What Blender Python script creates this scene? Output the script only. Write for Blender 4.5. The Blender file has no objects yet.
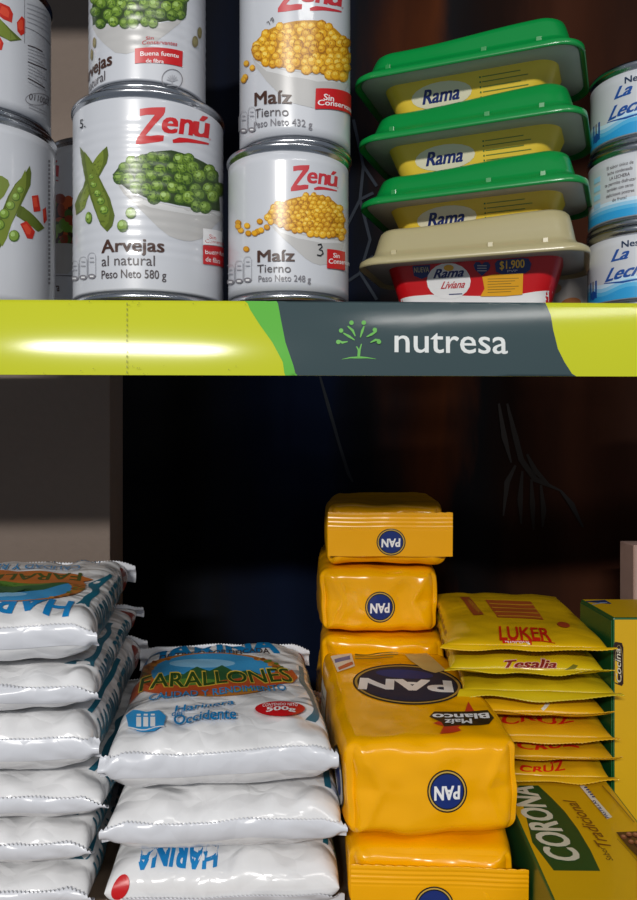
import bpy, bmesh, math, random
from mathutils import Vector, Matrix, noise
from mathutils.bvhtree import BVHTree

S = bpy.context.scene
COL = S.collection
EYE = Vector((0.0, 0.0, 0.233))     # camera: level, focal length 780 px, centre (318.5, 450)
F = 780.0
PI = math.pi


def at(px, py, Y):                  # the point at depth Y on a sight line
    return Vector(((px - 318.5) / F * Y, Y, EYE.z - (py - 450) / F * Y))


# ------------------------------------------------------------------ materials
def lin(h):
    h = h.lstrip('#')
    out = []
    for i in (0, 2, 4):
        c = int(h[i:i + 2], 16) / 255
        out.append(c / 12.92 if c <= .04045 else ((c + .055) / 1.055) ** 2.4)
    return (*out, 1)


_mats = {}


def M(hexc, rough=.5, metal=0, bump=0, scale=60, vary=.04, trans=0, coat=0, dist=.002, sss=0):
    key = (hexc, rough, metal, bump, scale, vary, trans, coat, dist, sss)
    if key in _mats:
        return _mats[key]
    m = bpy.data.materials.new('surface_' + hexc.lstrip('#'))
    m.use_nodes = True
    nt = m.node_tree
    N, L = nt.nodes, nt.links
    b = N['Principled BSDF']
    b.inputs['Roughness'].default_value = rough
    b.inputs['Metallic'].default_value = metal
    b.inputs['Transmission Weight'].default_value = trans
    b.inputs['Coat Weight'].default_value = coat
    b.inputs['Coat Roughness'].default_value = .12
    if sss:
        b.inputs['Subsurface Weight'].default_value = sss
        b.inputs['Subsurface Radius'].default_value = (.004, .004, .004)
    tc = N.new('ShaderNodeTexCoord')
    nz = N.new('ShaderNodeTexNoise')
    nz.inputs['Scale'].default_value = scale
    nz.inputs['Detail'].default_value = 3
    L.new(tc.outputs['Object'], nz.inputs['Vector'])
    mx = N.new('ShaderNodeMix')
    mx.data_type = 'RGBA'
    c = lin(hexc)
    mx.inputs[6].default_value = (*[x * (1 - vary) for x in c[:3]], 1)
    mx.inputs[7].default_value = (*[min(1, x * (1 + vary)) for x in c[:3]], 1)
    L.new(nz.outputs['Fac'], mx.inputs[0])
    L.new(mx.outputs[2], b.inputs['Base Color'])
    if bump:
        bp = N.new('ShaderNodeBump')
        bp.inputs['Strength'].default_value = bump
        bp.inputs['Distance'].default_value = dist
        L.new(nz.outputs['Fac'], bp.inputs['Height'])
        L.new(bp.outputs['Normal'], b.inputs['Normal'])
    _mats[key] = m
    return m


def foil(hexc, rough=.3, scale=55, strength=.5, dist=.004, trans=0):   # crinkled plastic film
    key = ('foil', hexc, rough, scale, strength, dist)
    if key in _mats:
        return _mats[key]
    m = bpy.data.materials.new('film_' + hexc.lstrip('#'))
    m.use_nodes = True
    N, L = m.node_tree.nodes, m.node_tree.links
    b = N['Principled BSDF']
    b.inputs['Roughness'].default_value = rough
    b.inputs['Base Color'].default_value = lin(hexc)
    tc = N.new('ShaderNodeTexCoord')
    n1 = N.new('ShaderNodeTexNoise')
    n1.inputs['Scale'].default_value = scale * .45
    n1.inputs['Detail'].default_value = 2
    n1.inputs['Distortion'].default_value = .6
    vo = N.new('ShaderNodeTexVoronoi')
    vo.feature = 'DISTANCE_TO_EDGE'
    vo.inputs['Scale'].default_value = scale
    ad = N.new('ShaderNodeVectorMath')
    ad.operation = 'ADD'
    n2 = N.new('ShaderNodeTexNoise')
    n2.inputs['Scale'].default_value = scale * .8
    sc = N.new('ShaderNodeVectorMath')
    sc.operation = 'SCALE'
    sc.inputs['Scale'].default_value = .02
    L.new(tc.outputs['Object'], n1.inputs['Vector'])
    L.new(tc.outputs['Object'], n2.inputs['Vector'])
    L.new(n2.outputs['Color'], sc.inputs[0])
    L.new(tc.outputs['Object'], ad.inputs[0])
    L.new(sc.outputs[0], ad.inputs[1])
    L.new(ad.outputs[0], vo.inputs['Vector'])
    mu = N.new('ShaderNodeMath')
    mu.operation = 'MULTIPLY_ADD'
    mu.inputs[1].default_value = .18
    L.new(vo.outputs['Distance'], mu.inputs[0])
    L.new(n1.outputs['Fac'], mu.inputs[2])
    bp = N.new('ShaderNodeBump')
    bp.inputs['Strength'].default_value = strength
    bp.inputs['Distance'].default_value = dist
    L.new(mu.outputs[0], bp.inputs['Height'])
    L.new(bp.outputs['Normal'], b.inputs['Normal'])
    _mats[key] = m
    return m


# ------------------------------------------------------------------ mesh building
class MB:
    def __init__(s):
        s.v, s.f, s.m, s.mats, s.smooth = [], [], [], [], []

    def mat(s, m):
        if m not in s.mats:
            s.mats.append(m)
        return s.mats.index(m)

    def add(s, vs, fs, m, smooth=True):
        o = len(s.v)
        s.v += [Vector(p) for p in vs]
        i = s.mat(m)
        for f in fs:
            s.f.append(tuple(o + k for k in f))
            s.m.append(i)
            s.smooth.append(smooth)

    def grid(s, rows, m, close=False, smooth=True):
        n = len(rows[0])
        vs = [p for r in rows for p in r]
        fs = []
        for i in range(len(rows) - 1):
            for j in range(n if close else n - 1):
                k = (j + 1) % n
                fs.append((i * n + j, i * n + k, (i + 1) * n + k, (i + 1) * n + j))
        s.add(vs, fs, m, smooth)

    def lathe(s, prof, m, n=72, smooth=True):
        rows = []
        for r, z in prof:
            rows.append([(r * math.sin(2 * PI * k / n), -r * math.cos(2 * PI * k / n), z) for k in range(n)])
        s.grid(rows, m, True, smooth)

    def box(s, lo, hi, m, bevel=.0008):
        bm = bmesh.new()
        bmesh.ops.create_cube(bm, size=1)
        for v in bm.verts:
            for i in range(3):
                v.co[i] = lo[i] if v.co[i] < 0 else hi[i]
        if bevel:
            bmesh.ops.bevel(bm, geom=bm.edges[:], offset=bevel, segments=2, affect='EDGES', profile=.6)
        bm.verts.ensure_lookup_table()
        s.add([v.co.copy() for v in bm.verts], [tuple(v.index for v in f.verts) for f in bm.faces], m, False)
        bm.free()

    def bvh(s):
        return BVHTree.FromPolygons(s.v, s.f)

    def build(s, name, parent=None, loc=None, rotz=0):
        me = bpy.data.meshes.new(name)
        me.from_pydata([tuple(p) for p in s.v], [], s.f)
        for m in s.mats:
            me.materials.append(m)
        me.polygons.foreach_set('material_index', s.m)
        me.polygons.foreach_set('use_smooth', s.smooth)
        me.update()
        o = bpy.data.objects.new(name, me)
        COL.objects.link(o)
        if parent is not None:
            o.parent = parent
        if loc is not None:
            o.location = loc
        o.rotation_euler.z = rotz
        return o


def thing(name, label, cat, loc, rotz=0, group=None):
    o = bpy.data.objects.new(name, None)
    o.empty_display_size = .02
    COL.objects.link(o)
    o.location = loc
    o.rotation_euler.z = rotz
    tag(o, label, cat, group)
    return o


def tag(o, label, cat, group=None):
    o['label'] = label
    o['category'] = cat
    if group:
        o['group'] = group
    return o


# ------------------------------------------------------------------ lettering and print
_txt = {}


def text_mesh(body, bold=0, shear=0, space=1):
    key = (body, bold, shear, space)
    if key in _txt:
        return _txt[key]
    c = bpy.data.curves.new('lettering', 'FONT')
    c.body = body
    c.size = 1
    c.offset = bold
    c.shear = shear
    c.space_character = space
    c.resolution_u = 3
    c.dimensions = '2D'
    o = bpy.data.objects.new('lettering', c)
    COL.objects.link(o)
    dg = bpy.context.evaluated_depsgraph_get()
    dg.update()
    me = o.evaluated_get(dg).to_mesh()
    v = [(p.co.x, p.co.y) for p in me.vertices]
    f = [tuple(p.vertices) for p in me.polygons]
    bpy.data.objects.remove(o)
    bpy.data.curves.remove(c)
    x0 = min(p[0] for p in v)
    x1 = max(p[0] for p in v)
    _txt[key] = (v, f, x0, x1)
    return _txt[key]


CAP = None


def cap():
    global CAP
    if CAP is None:
        CAP = max(p[1] for p in text_mesh('H')[0])
    return CAP


class Cyl:                           # the wall of a can standing at (cx, cy, z0)
    def __init__(s, cx, cy, z0, R, prof=None):
        s.cx, s.cy, s.z0, s.R = cx, cy, z0, R
        s.prof = prof or (lambda v: R)
        s.base, s.step, s.cell = 1.0e-4, 1.2e-6, .0012

    def uv(s, px, py):
        d = Vector(((px - 318.5) / F, 1.0, -(py - 450) / F))
        a = d.x ** 2 + d.y ** 2
        b = -2 * (d.x * s.cx + d.y * s.cy)
        c = s.cx ** 2 + s.cy ** 2 - s.R ** 2
        D = b * b - 4 * a * c
        t = (-b - math.sqrt(max(0, D))) / (2 * a)
        x, y, z = d.x * t, d.y * t, EYE.z + d.z * t
        return s.R * math.atan2(x - s.cx, -(y - s.cy)), z - s.z0

    def pos(s, u, v, off):
        a = u / s.R
        r = s.prof(v) + off
        return Vector((r * math.sin(a), -r * math.cos(a), v))


class Shift:                         # the same wall with the print turned round by du
    def __init__(s, c, du):
        s.c, s.du = c, du
        s.base, s.step, s.cell = c.base, c.step, c.cell

    def uv(s, px, py):
        u, v = s.c.uv(px, py)
        return u - s.du, v

    def pos(s, u, v, off):
        return s.c.pos(u + s.du, v, off)


class Proj:                          # one side of a body: print is laid onto the real surface
    def __init__(s, mb, loc, rotz, side, d, base=4e-4, step=1.2e-5, cell=.002, lim=None):
        s.lim = lim
        s.bvh = mb.bvh()
        s.mw = Matrix.Translation(loc) @ Matrix.Rotation(rotz, 4, 'Z')
        s.mi = s.mw.inverted()
        s.side, s.d = side, d
        s.base, s.step, s.cell = base, step, cell
        s.ax = {'top': (0, 1, 2, -1), 'front': (0, 2, 1, 1), 'right': (1, 2, 0, -1), 'left': (1, 2, 0, 1)}[side]

    def uv(s, px, py):
        i, j, k, sg = s.ax
        o = s.mi @ EYE
        p = s.mi @ (EYE + Vector(((px - 318.5) / F, 1.0, -(py - 450) / F)))
        d = p - o
        h = s.bvh.ray_cast(o, d.normalized(), 3.0)
        if h[0] is not None:
            return h[0][i], h[0][j]
        t = (s.d - o[k]) / d[k]
        q = o + d * t
        return q[i], q[j]

    def pos(s, u, v, off):
        i, j, k, sg = s.ax
        if s.lim:
            v = max(s.lim[0], min(s.lim[1], v))
        o = Vector((0, 0, 0))
        o[i], o[j], o[k] = u, v, s.d - sg * .05
        d = Vector((0, 0, 0))
        d[k] = sg
        h = s.bvh.ray_cast(o, d, .12)
        if h[0] is None:
            return None
        return h[0] - d * off


def ears(uv):                         # triangles of a simple polygon
    b = bmesh.new()
    k = 1 / max(1e-9, max(max(abs(u - uv[0][0]), abs(v - uv[0][1])) for u, v in uv))
    vs = [b.verts.new(((u - uv[0][0]) * k, (v - uv[0][1]) * k, 0)) for u, v in uv]
    b.faces.new(vs)
    b.verts.index_update()
    bmesh.ops.triangulate(b, faces=b.faces[:], ngon_method='EAR_CLIP')
    out = [tuple(v.index for v in f.verts) for f in b.faces]
    b.free()
    return out


class Ink:                           # collects printed shapes for one surface, then lays them on
    def __init__(s, surf, T=None):
        s.s = surf
        s.T = T or (lambda x, y: (x, y))
        s.bm = bmesh.new()
        s.layer = 0
        s.mats = []

    def crop(s, x0, y0, k):
        s.T = lambda x, y: (x0 + x / k, y0 + y / k)
        return s

    def flat(s):
        s.T = None
        return s

    def p(s, q):
        if s.T is None:
            return q
        return s.s.uv(*s.T(*q))

    def _put(s, uv, fs, mat, dl):
        s.layer += dl
        if mat not in s.mats:
            s.mats.append(mat)
        mi = s.mats.index(mat)
        vs = [s.bm.verts.new((u, v, s.layer)) for u, v in uv]
        for f in fs:
            if len(set(f)) < 3:
                continue
            try:
                fc = s.bm.faces.new([vs[k] for k in f])
                fc.material_index = mi
            except ValueError:
                pass

    def poly(s, pts, mat, dl=3):
        uv = [s.p(q) for q in pts]
        s._put(uv, ears(uv), mat, dl)

    def ell(s, cx, cy, rx, ry, mat, rot=0, dl=3, n=20, a0=0, a1=2 * PI):
        c, si = math.cos(rot), math.sin(rot)
        pts = []
        for k in range(n):
            a = a0 + (a1 - a0) * k / n
            x, y = rx * math.cos(a), ry * math.sin(a)
            pts.append((cx + x * c - y * si, cy + x * si + y * c))
        s.poly(pts, mat, dl)

    def rect(s, x0, y0, x1, y1, mat, dl=3, skew=0):
        s.poly([(x0, y0), (x1, y0 + skew), (x1, y1 + skew), (x0, y1)], mat, dl)

    def stroke(s, pts, w, mat, dl=3):
        n = len(pts)
        ws = w if isinstance(w, (list, tuple)) else [w] * n
        vs, fs = [], []
        for i in range(n):
            a = pts[max(0, i - 1)]
            b = pts[min(n - 1, i + 1)]
            dx, dy = b[0] - a[0], b[1] - a[1]
            l = math.hypot(dx, dy) or 1
            nx, ny = -dy / l * ws[i] / 2, dx / l * ws[i] / 2
            vs += [(pts[i][0] + nx, pts[i][1] + ny), (pts[i][0] - nx, pts[i][1] - ny)]
        for i in range(n - 1):
            fs.append((2 * i, 2 * i + 1, 2 * i + 3, 2 * i + 2))
        s._put([s.p(q) for q in vs], fs, mat, dl)

    def ring(s, cx, cy, rx, ry, w, mat, dl=3, n=24):
        s.stroke([(cx + rx * math.cos(2 * PI * k / n), cy + ry * math.sin(2 * PI * k / n)) for k in range(n + 1)], w, mat, dl)

    def text(s, body, p0, p1, p2, mat, bold=.0, shear=0, dl=6, space=1, arc=0):
        heavy = bold * .62
        v, f, x0, x1 = text_mesh(body, 0, shear, space)
        a, b, c = Vector(s.p(p0)), Vector(s.p(p1)), Vector(s.p(p2))
        ex, ey = (b - a) / (x1 - x0), (c - a) / cap()
        sh = [(0, 0)] if heavy <= 0 else [(-heavy, -heavy * .5), (heavy, heavy * .5), (heavy, -heavy * .5), (-heavy, heavy * .5), (0, 0)]
        for k, (hx, hy) in enumerate(sh):
            uv = []
            for x, y in v:
                t = (x - x0) / (x1 - x0)
                q = a + ex * (x - x0 + hx) + ey * (y + hy + arc * 4 * t * (1 - t))
                uv.append((q.x, q.y))
            s._put(uv, f, mat, dl if k == 0 else 1)

    def lay(s, mb):
        bm = s.bm
        if not bm.verts:
            return
        c = s.s.cell
        for ax in (0, 1):
            lo = min(v.co[ax] for v in bm.verts)
            hi = max(v.co[ax] for v in bm.verts)
            no = Vector((1, 0, 0)) if ax == 0 else Vector((0, 1, 0))
            if isinstance(s.s, Cyl) and ax == 1:
                cc = c * 1.1
            else:
                cc = c
            k = math.floor(lo / cc) + 1
            while k * cc < hi:
                g = bm.verts[:] + bm.edges[:] + bm.faces[:]
                bmesh.ops.bisect_plane(bm, geom=g, plane_co=no * (k * cc), plane_no=no, dist=1e-7)
                k += 1
        bm.verts.ensure_lookup_table()
        bm.verts.index_update()
        P = []
        for v in bm.verts:
            off = s.s.base + s.s.step * round(v.co.z)
            P.append(s.s.pos(v.co.x, v.co.y, off))
        for mi, m in enumerate(s.mats):
            fs = [tuple(v.index for v in f.verts) for f in bm.faces if f.material_index == mi and all(P[v.index] is not None for v in f.verts)]
            used = sorted({i for f in fs for i in f})
            re = {i: k for k, i in enumerate(used)}
            mb.add([P[i] for i in used], [tuple(re[i] for i in f) for f in fs], m, True)
        bm.free()


# inks
RED = M('#C8161D', .35)
PINKRED = M('#C2303A', .35)
BROWN = M('#43261A', .4)
DGREY = M('#4A4244', .4)
GREY = M('#7C7A80', .4)
LGREY = M('#A9AAB0', .4)
WHITE = M('#EEEEEE', .35)
INKBLACK = M('#101014', .4)
NAVY = M('#152A6E', .35)

# ------------------------------------------------------------------ cans
STEEL = M('#B9BBBF', .22, 1, .12, 200, .08, dist=.0005)
PAPER = M('#C9CCD2', .34, 0, .05, 90, .02, dist=.0008, coat=.5)


def make_can(X, Yc, z0, R, h, label, group, ribs=False, paper=PAPER, name='food_can'):
    t = thing(name, label, 'can', (X, Yc, z0), 0, group)
    b = MB()
    rr = R - .0012
    prof = [(0, .0035), (R - .0055, .0035), (R - .0045, .0005), (R - .0035, 0), (R + .0002, .0002), (R + .0009, .0012),
            (R + .0009, .0026), (R + .0002, .0036), (rr, .0046), (rr, h - .0046), (R + .0002, h - .0036),
            (R + .0009, h - .0026), (R + .0009, h - .0012), (R + .0002, h - .0002), (R - .002, h), (R - .0035, h - .0004), (R - .0045, h - .0035)]
    b.lathe(prof, STEEL, 96)
    b.build('can_body', t)
    l = MB()
    q = R - .0045
    l.lathe([(q, h - .0036), (q - .004, h - .0042), (q - .005, h - .0034), (q - .011, h - .0034), (q - .012, h - .0042), (0.0005, h - .0042)], STEEL, 64)
    l.build('can_lid', t)

    def prof_r(v):
        if ribs and .022 < v < h - .016:
            return R + .00008 * math.sin((v - .022) * 2 * PI / .0052)
        return R
    lab = MB()
    n = 26
    rows = [.0052 + (h - .0104) * k / 96 for k in range(97)] if ribs else [.0052, .01, h * .5, h - .01, h - .0052]
    lab.lathe([(rr, .0051)] + [(prof_r(v), v) for v in rows] + [(rr, h - .0051)], paper, 110)
    ink = Ink(Cyl(X, Yc, z0, R, prof_r))
    return t, lab, ink


def zenu(ink, x0, y0, sx, sy, red=RED, only=None):
    def q(x, y):
        return (x0 + (x - 245) * sx, y0 + (y - 140) * sy)
    if only != 'nu':
        ink.poly([q(262, 146), q(300, 141), q(358, 140), q(356, 158), q(350, 170), q(318, 205), q(283, 246), q(300, 248), q(330, 244), q(352, 246),
                  q(350, 266), q(330, 270), q(280, 277), q(247, 280), q(248, 262), q(270, 230), q(318, 168), q(290, 168), q(262, 173)], red)
        ink.text('en', q(345, 234), q(458, 245), q(352, 150), red, .045, .05)
        ink.text('ú', q(462, 246), q(519, 255), q(466, 165), red, .045, .05)
    else:
        ink.text('nú', q(395, 240), q(519, 255), q(395, 160), red, .045, .05)
    ink.stroke([q(385, 268), q(410, 263), q(440, 264), q(480, 270), q(520, 278)], [12 * sx, 20 * sx, 16 * sx, 12 * sx, 6 * sx], red)
    ink.ring(*q(524, 261), 3 * sx, 3 * sy, 1.2 * sx, red, n=8)


def inside(x, y, poly):
    r = False
    n = len(poly)
    for i in range(n):
        (xa, ya), (xb, yb) = poly[i], poly[i - 1]
        if (ya > y) != (yb > y) and x < (xb - xa) * (y - ya) / (yb - ya) + xa:
            r = not r
    return r


PEA = [(M('#3E5A1E', .3), M('#6A8A2C', .3), M('#93B356', .3)), (M('#486620', .3), M('#7C9A38', .3), M('#A3C46C', .3)), (M('#33501B', .3), M('#5E7C2A', .3), M('#86A54A', .3))]
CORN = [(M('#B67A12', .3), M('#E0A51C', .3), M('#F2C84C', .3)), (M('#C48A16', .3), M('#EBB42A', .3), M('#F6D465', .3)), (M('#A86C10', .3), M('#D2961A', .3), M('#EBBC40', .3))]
BOWL = M('#B9B8B6', .3)
BOWLHI = M('#CFCFCE', .3)
BOWLLO = M('#B4B3B1', .3)


def pea(ink, x, y, rx, ry, kind, dl=1):
    a, b, c = kind
    ink.ell(x, y, rx, ry, a, dl=dl, n=12)
    ink.ell(x - rx * .08, y - ry * .1, rx * .84, ry * .84, b, dl=dl, n=12)
    ink.ell(x - rx * .25, y - ry * .3, rx * .42, ry * .42, c, dl=dl, n=8)


def heap(ink, poly, r, kinds, under, seed, corn=False):
    rng = random.Random(seed)
    ink.poly(poly, under)
    x0, x1 = min(p[0] for p in poly), max(p[0] for p in poly)
    y0, y1 = min(p[1] for p in poly), max(p[1] for p in poly)
    y = y0
    row = 0
    while y < y1 + r:
        x = x0 + (row % 2) * r * .85
        while x < x1:
            jx, jy = x + rng.uniform(-.35, .35) * r, y + rng.uniform(-.35, .35) * r
            if inside(jx, jy, poly):
                k = rng.choice(kinds)
                rx = r * rng.uniform(.85, 1.08)
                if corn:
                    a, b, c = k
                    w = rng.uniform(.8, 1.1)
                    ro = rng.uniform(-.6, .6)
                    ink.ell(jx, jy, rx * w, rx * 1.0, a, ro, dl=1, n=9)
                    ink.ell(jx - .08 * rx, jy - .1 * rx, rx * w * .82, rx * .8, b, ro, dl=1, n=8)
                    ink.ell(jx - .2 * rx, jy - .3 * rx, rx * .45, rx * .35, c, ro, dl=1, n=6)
                else:
                    pea(ink, jx, jy, rx, rx, k)
            x += r * (1.45 if corn else 1.7)
        y += r * (1.1 if corn else 1.35)
        row += 1


def icons(ink, x0, y0, k=1.0, n=3):
    for i in range(n):
        x = x0 + i * 34 * k
        w, h = 30 * k, (70 + 12 * i) * k
        y = y0 - h - i * 4 * k
        ink.stroke([(x, y + h), (x, y + 12 * k), (x + 6 * k, y + 2 * k), (x + 15 * k, y), (x + 24 * k, y + 2 * k), (x + 30 * k, y + 12 * k), (x + 30 * k, y + h)], 2 * k, LGREY)
        ink.ell(x + 15 * k, y + h, 15 * k, 10 * k, GREY)
        ink.rect(x + 8 * k, y + 18 * k, x + 22 * k, y + 22 * k, LGREY)
        ink.rect(x + 6 * k, y + 34 * k, x + 24 * k, y + 39 * k, LGREY)
        ink.rect(x + 8 * k, y + h - 3 * k, x + 22 * k, y + h + 3 * k, WHITE)


def pod(ink, pts, dark, lightc):
    ink.poly(pts, dark)
    cx = sum(p[0] for p in pts) / len(pts)
    cy = sum(p[1] for p in pts) / len(pts)
    ink.poly([(cx + (x - cx) * .72, cy + (y - cy) * .9) for x, y in pts], lightc)


POD_D, POD_L = M('#57661F', .3), M('#75852F', .3)
zS = .311                                      # top of the upper shelf

# can B: large pea can at the front
RB = .042
XB, YB = at(149.5, 300, .447).x, .447
tB, lab, ink = make_can(XB, YB, zS, RB, .1105, 'large white can of green peas, Peso Neto 580 g, at the front', 'cans on the upper shelf', True)
ink.crop(70, 70, 3.75)
zenu(ink, 245, 140, 1, 1)
ink.poly([(160, 398), (220, 458), (300, 492), (400, 512), (480, 527), (566, 532), (574, 545), (545, 580), (515, 612), (490, 634), (455, 642), (430, 641), (400, 634), (370, 622), (330, 590), (285, 545), (240, 500), (200, 462)], BOWL)
ink.poly([(175, 415), (230, 466), (300, 496), (400, 516), (480, 531), (566, 536), (560, 548), (470, 545), (390, 535), (300, 515), (240, 490)], BOWLHI)
heap(ink, [(160, 393), (180, 368), (200, 352), (250, 325), (320, 306), (380, 301), (440, 318), (500, 345), (555, 385), (562, 530), (480, 522), (400, 506), (300, 486), (220, 450), (172, 412)], 26, PEA, M('#2E421A', .3), 4)
pod(ink, [(140, 287), (145, 320), (138, 350), (105, 410), (65, 480), (45, 530), (25, 545), (20, 505), (50, 440), (80, 360), (110, 315)], POD_D, POD_L)
pod(ink, [(38, 288), (75, 330), (110, 400), (150, 480), (168, 545), (160, 585), (140, 607), (115, 580), (85, 500), (60, 420), (45, 340)], POD_D, M('#6B7C2A', .3))
for x, y, r in ((82, 400, 10), (90, 430, 13), (105, 463, 14), (117, 492, 15), (129, 526, 17)):
    pea(ink, x, y, r, r, PEA[1], 2)
pea(ink, 72, 555, 13, 23, PEA[1], 2)
pea(ink, 229, 537, 21, 22, PEA[1], 2)
pea(ink, 198, 585, 21, 24, PEA[1], 2)
ink.text('Arvejas', (120, 687), (352, 684), (120, 640), BROWN, .035)
ink.text('al natural', (120, 737), (318, 735), (120, 699), DGREY)
ink.text('Peso Neto 580 g', (120, 784), (360, 786), (120, 753), DGREY, .012)
ink.poly([(497, 594), (568, 608), (567, 662), (497, 655)], WHITE)
ink.text('Sin', (520, 632), (545, 638), (520, 616), RED)
ink.text('Conservantes', (505, 648), (586, 662), (505, 634), RED)
ink.poly([(497, 657), (582, 670), (580, 745), (497, 728)], RED)
ink.text('Buena fuente', (505, 690), (590, 702), (505, 672), WHITE, .01)
ink.text('de fibra', (507, 718), (560, 727), (507, 700), WHITE, .01)
icons(ink, 5, 782, .95)
ink.text('5.', (40, 220), (60, 215), (40, 188), INKBLACK)
ink.lay(lab)
lab.build('can_label', tB)

# can B2: narrower pea can on top of it
X2, Y2, R2 = at(148, 0, .440).x, .440, .0322
t, lab, ink = make_can(X2, Y2, zS + .1106, R2, .082, 'narrow pea can turned sideways, stacked on the large pea can', 'cans on the upper shelf', True)
ink.crop(80, 0, 4.55)
ink.poly([(56, 120), (200, 122), (330, 112), (420, 98), (482, 70), (450, 110), (400, 150), (340, 195), (280, 228), (210, 246), (160, 240), (110, 200), (75, 160)], BOWL)
heap(ink, [(58, 116), (56, 30), (70, -60), (130, -110), (300, -125), (420, -100), (490, -30), (484, 70), (420, 92), (330, 108), (200, 116)], 28, PEA, M('#2E421A', .3), 9)
ink.text('Conservantes', (282, 204), (440, 210), (284, 186), PINKRED, .01)
ink.text('Sin', (300, 182), (335, 180), (300, 168), PINKRED, .01)
ink.poly([(250, 222), (466, 234), (464, 306), (250, 290)], RED)
ink.text('Buena fuente', (275, 256), (448, 265), (275, 236), WHITE, .02)
ink.text('de fibra', (300, 286), (380, 290), (300, 268), WHITE, .02)
ink.ring(418, 362, 46, 46, 3, GREY)
for a in range(-3, 4):
    ink.stroke([(418, 372), (418 + 26 * math.sin(a * .42), 372 - 32 * math.cos(a * .42))], 3, LGREY, 1)
ink.stroke([(418, 365), (418, 388)], 4, LGREY)
ink.stroke([(395, 390), (440, 390)], 3, LGREY)
for x, y, rx, ry in ((522, 190, 14, 26), (542, 150, 10, 26), (68, 195, 8, 24), (56, 250, 6, 26)):
    ink.ell(x, y, rx, ry, M('#7A7048', .3))
    ink.ell(x, y - 4, rx * .7, ry * .7, M('#8C8458', .3))
# the product name continues round the left side of the can
pr = ink.p((146, 300))
pu = 1 / (4.55 * F / (Y2 - R2))
u1, v1 = pr
ink.T = None
ink.text('Arvejas', (u1 - .030, v1 - .0015), (u1, v1 + .0006), (u1 - .030, v1 + .0052), BROWN, .035)
ink.text('al natural', (u1 - .030, v1 - .0082), (u1 - .0045, v1 - .0066), (u1 - .030, v1 - .0032), DGREY)
ink.lay(lab)
lab.build('can_label', t)

# can D: small sweetcorn can
RD = .0337
XD, YD = at(288.5, 0, .439).x, .439
t, lab, ink = make_can(XD, YD, zS, RD, .0826, 'short sweetcorn can, Peso Neto 248 g, with a handwritten 3 on the bowl', 'cans on the upper shelf')
ink.crop(215, 130, 3.981)
zenu(ink, 300, 140, .673, .745, PINKRED)
ink.poly([(206, 350), (262, 392), (340, 412), (430, 432), (512, 438), (508, 470), (470, 520), (445, 535), (418, 538), (390, 530), (360, 512), (320, 475), (275, 435), (235, 395)], BOWL)
ink.poly([(215, 362), (262, 398), (340, 418), (430, 438), (510, 444), (500, 452), (420, 450), (330, 432), (262, 408)], BOWLHI)
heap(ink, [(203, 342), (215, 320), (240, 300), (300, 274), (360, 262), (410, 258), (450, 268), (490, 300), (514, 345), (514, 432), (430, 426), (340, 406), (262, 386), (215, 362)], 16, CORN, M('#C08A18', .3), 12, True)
rr_ = random.Random(5)
for x, y in ((95, 370), (130, 382), (180, 365), (105, 400), (135, 412), (172, 405), (208, 388), (127, 475), (95, 385), (185, 400), (160, 412)):
    k = rr_.choice(CORN)
    ink.ell(x, y, 13, 12, k[0], .4, n=9)
    ink.ell(x - 1, y - 2, 10, 9, k[1], .4, n=9)
ink.text('Maíz', (172, 527), (315, 523), (172, 482), BROWN, .035)
ink.text('Tierno', (170, 570), (302, 568), (170, 538), DGREY)
ink.text('Peso Neto 248 g', (175, 606), (380, 608), (175, 581), GREY, .01)
ink.poly([(444, 474), (514, 486), (514, 560), (443, 551)], RED)
ink.text('Sin', (468, 508), (492, 511), (468, 490), WHITE, .02)
ink.text('Conservantes', (450, 532), (548, 543), (450, 513), WHITE, .02)
ink.stroke([(407, 458), (420, 455), (424, 466), (412, 477), (424, 480), (428, 492), (418, 501), (404, 498)], 5, INKBLACK)
icons(ink, 50, 606, 1.0)
ink.lay(lab)
lab.build('can_label', t)

# can D2: taller sweetcorn can on it
RD2 = .0312
XD2, YD2 = at(295, 0, .441).x, .441
t, lab, ink = make_can(XD2, YD2, zS + .0827, RD2, .104, 'taller sweetcorn can, Peso Neto 432 g, stacked on the short sweetcorn can', 'cans on the upper shelf')
ink.crop(225, 0, 4.55)
zenu(ink, 238, -92, 1.06, 1.06, PINKRED)
ink.poly([(124, 262), (180, 298), (280, 318), (400, 338), (560, 362), (566, 372), (520, 440), (470, 480), (430, 490), (400, 492), (350, 480), (310, 470), (250, 430), (190, 370), (145, 310)], BOWL)
ink.poly([(135, 275), (180, 304), (280, 324), (400, 344), (560, 368), (550, 385), (420, 372), (290, 350), (190, 325)], BOWLHI)
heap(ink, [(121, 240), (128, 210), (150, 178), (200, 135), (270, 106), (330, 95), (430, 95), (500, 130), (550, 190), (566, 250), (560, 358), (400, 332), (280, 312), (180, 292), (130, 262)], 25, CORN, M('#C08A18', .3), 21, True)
for x, y in ((100, 290), (127, 310), (95, 352), (88, 365)):
    ink.ell(x, y, 13, 15, CORN[0][0], .3, n=10)
    ink.ell(x - 2, y - 3, 10, 11, CORN[1][1], .3, n=10)
ink.text('Maíz', (138, 483), (302, 473), (138, 425), BROWN, .035)
ink.text('Tierno', (138, 540), (290, 530), (138, 500), DGREY)
ink.text('Peso Neto 432 g', (135, 587), (396, 585), (135, 556), GREY, .01)
ink.poly([(412, 404), (572, 440), (572, 532), (408, 498)], RED)
ink.text('Sin', (447, 455), (492, 464), (449, 428), WHITE, .025)
ink.text('Conservantes', (420, 480), (592, 520), (422, 456), WHITE, .025)
icons(ink, 34, 600, 1.1)
for x, y in ((200, 105), (215, 95), (218, 88)):
    ink.stroke([(x - 8, y), (x, y - 6), (x + 6, y + 8)], 4, DGREY, 1)
ink.lay(lab)
lab.build('can_label', t)

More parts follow.
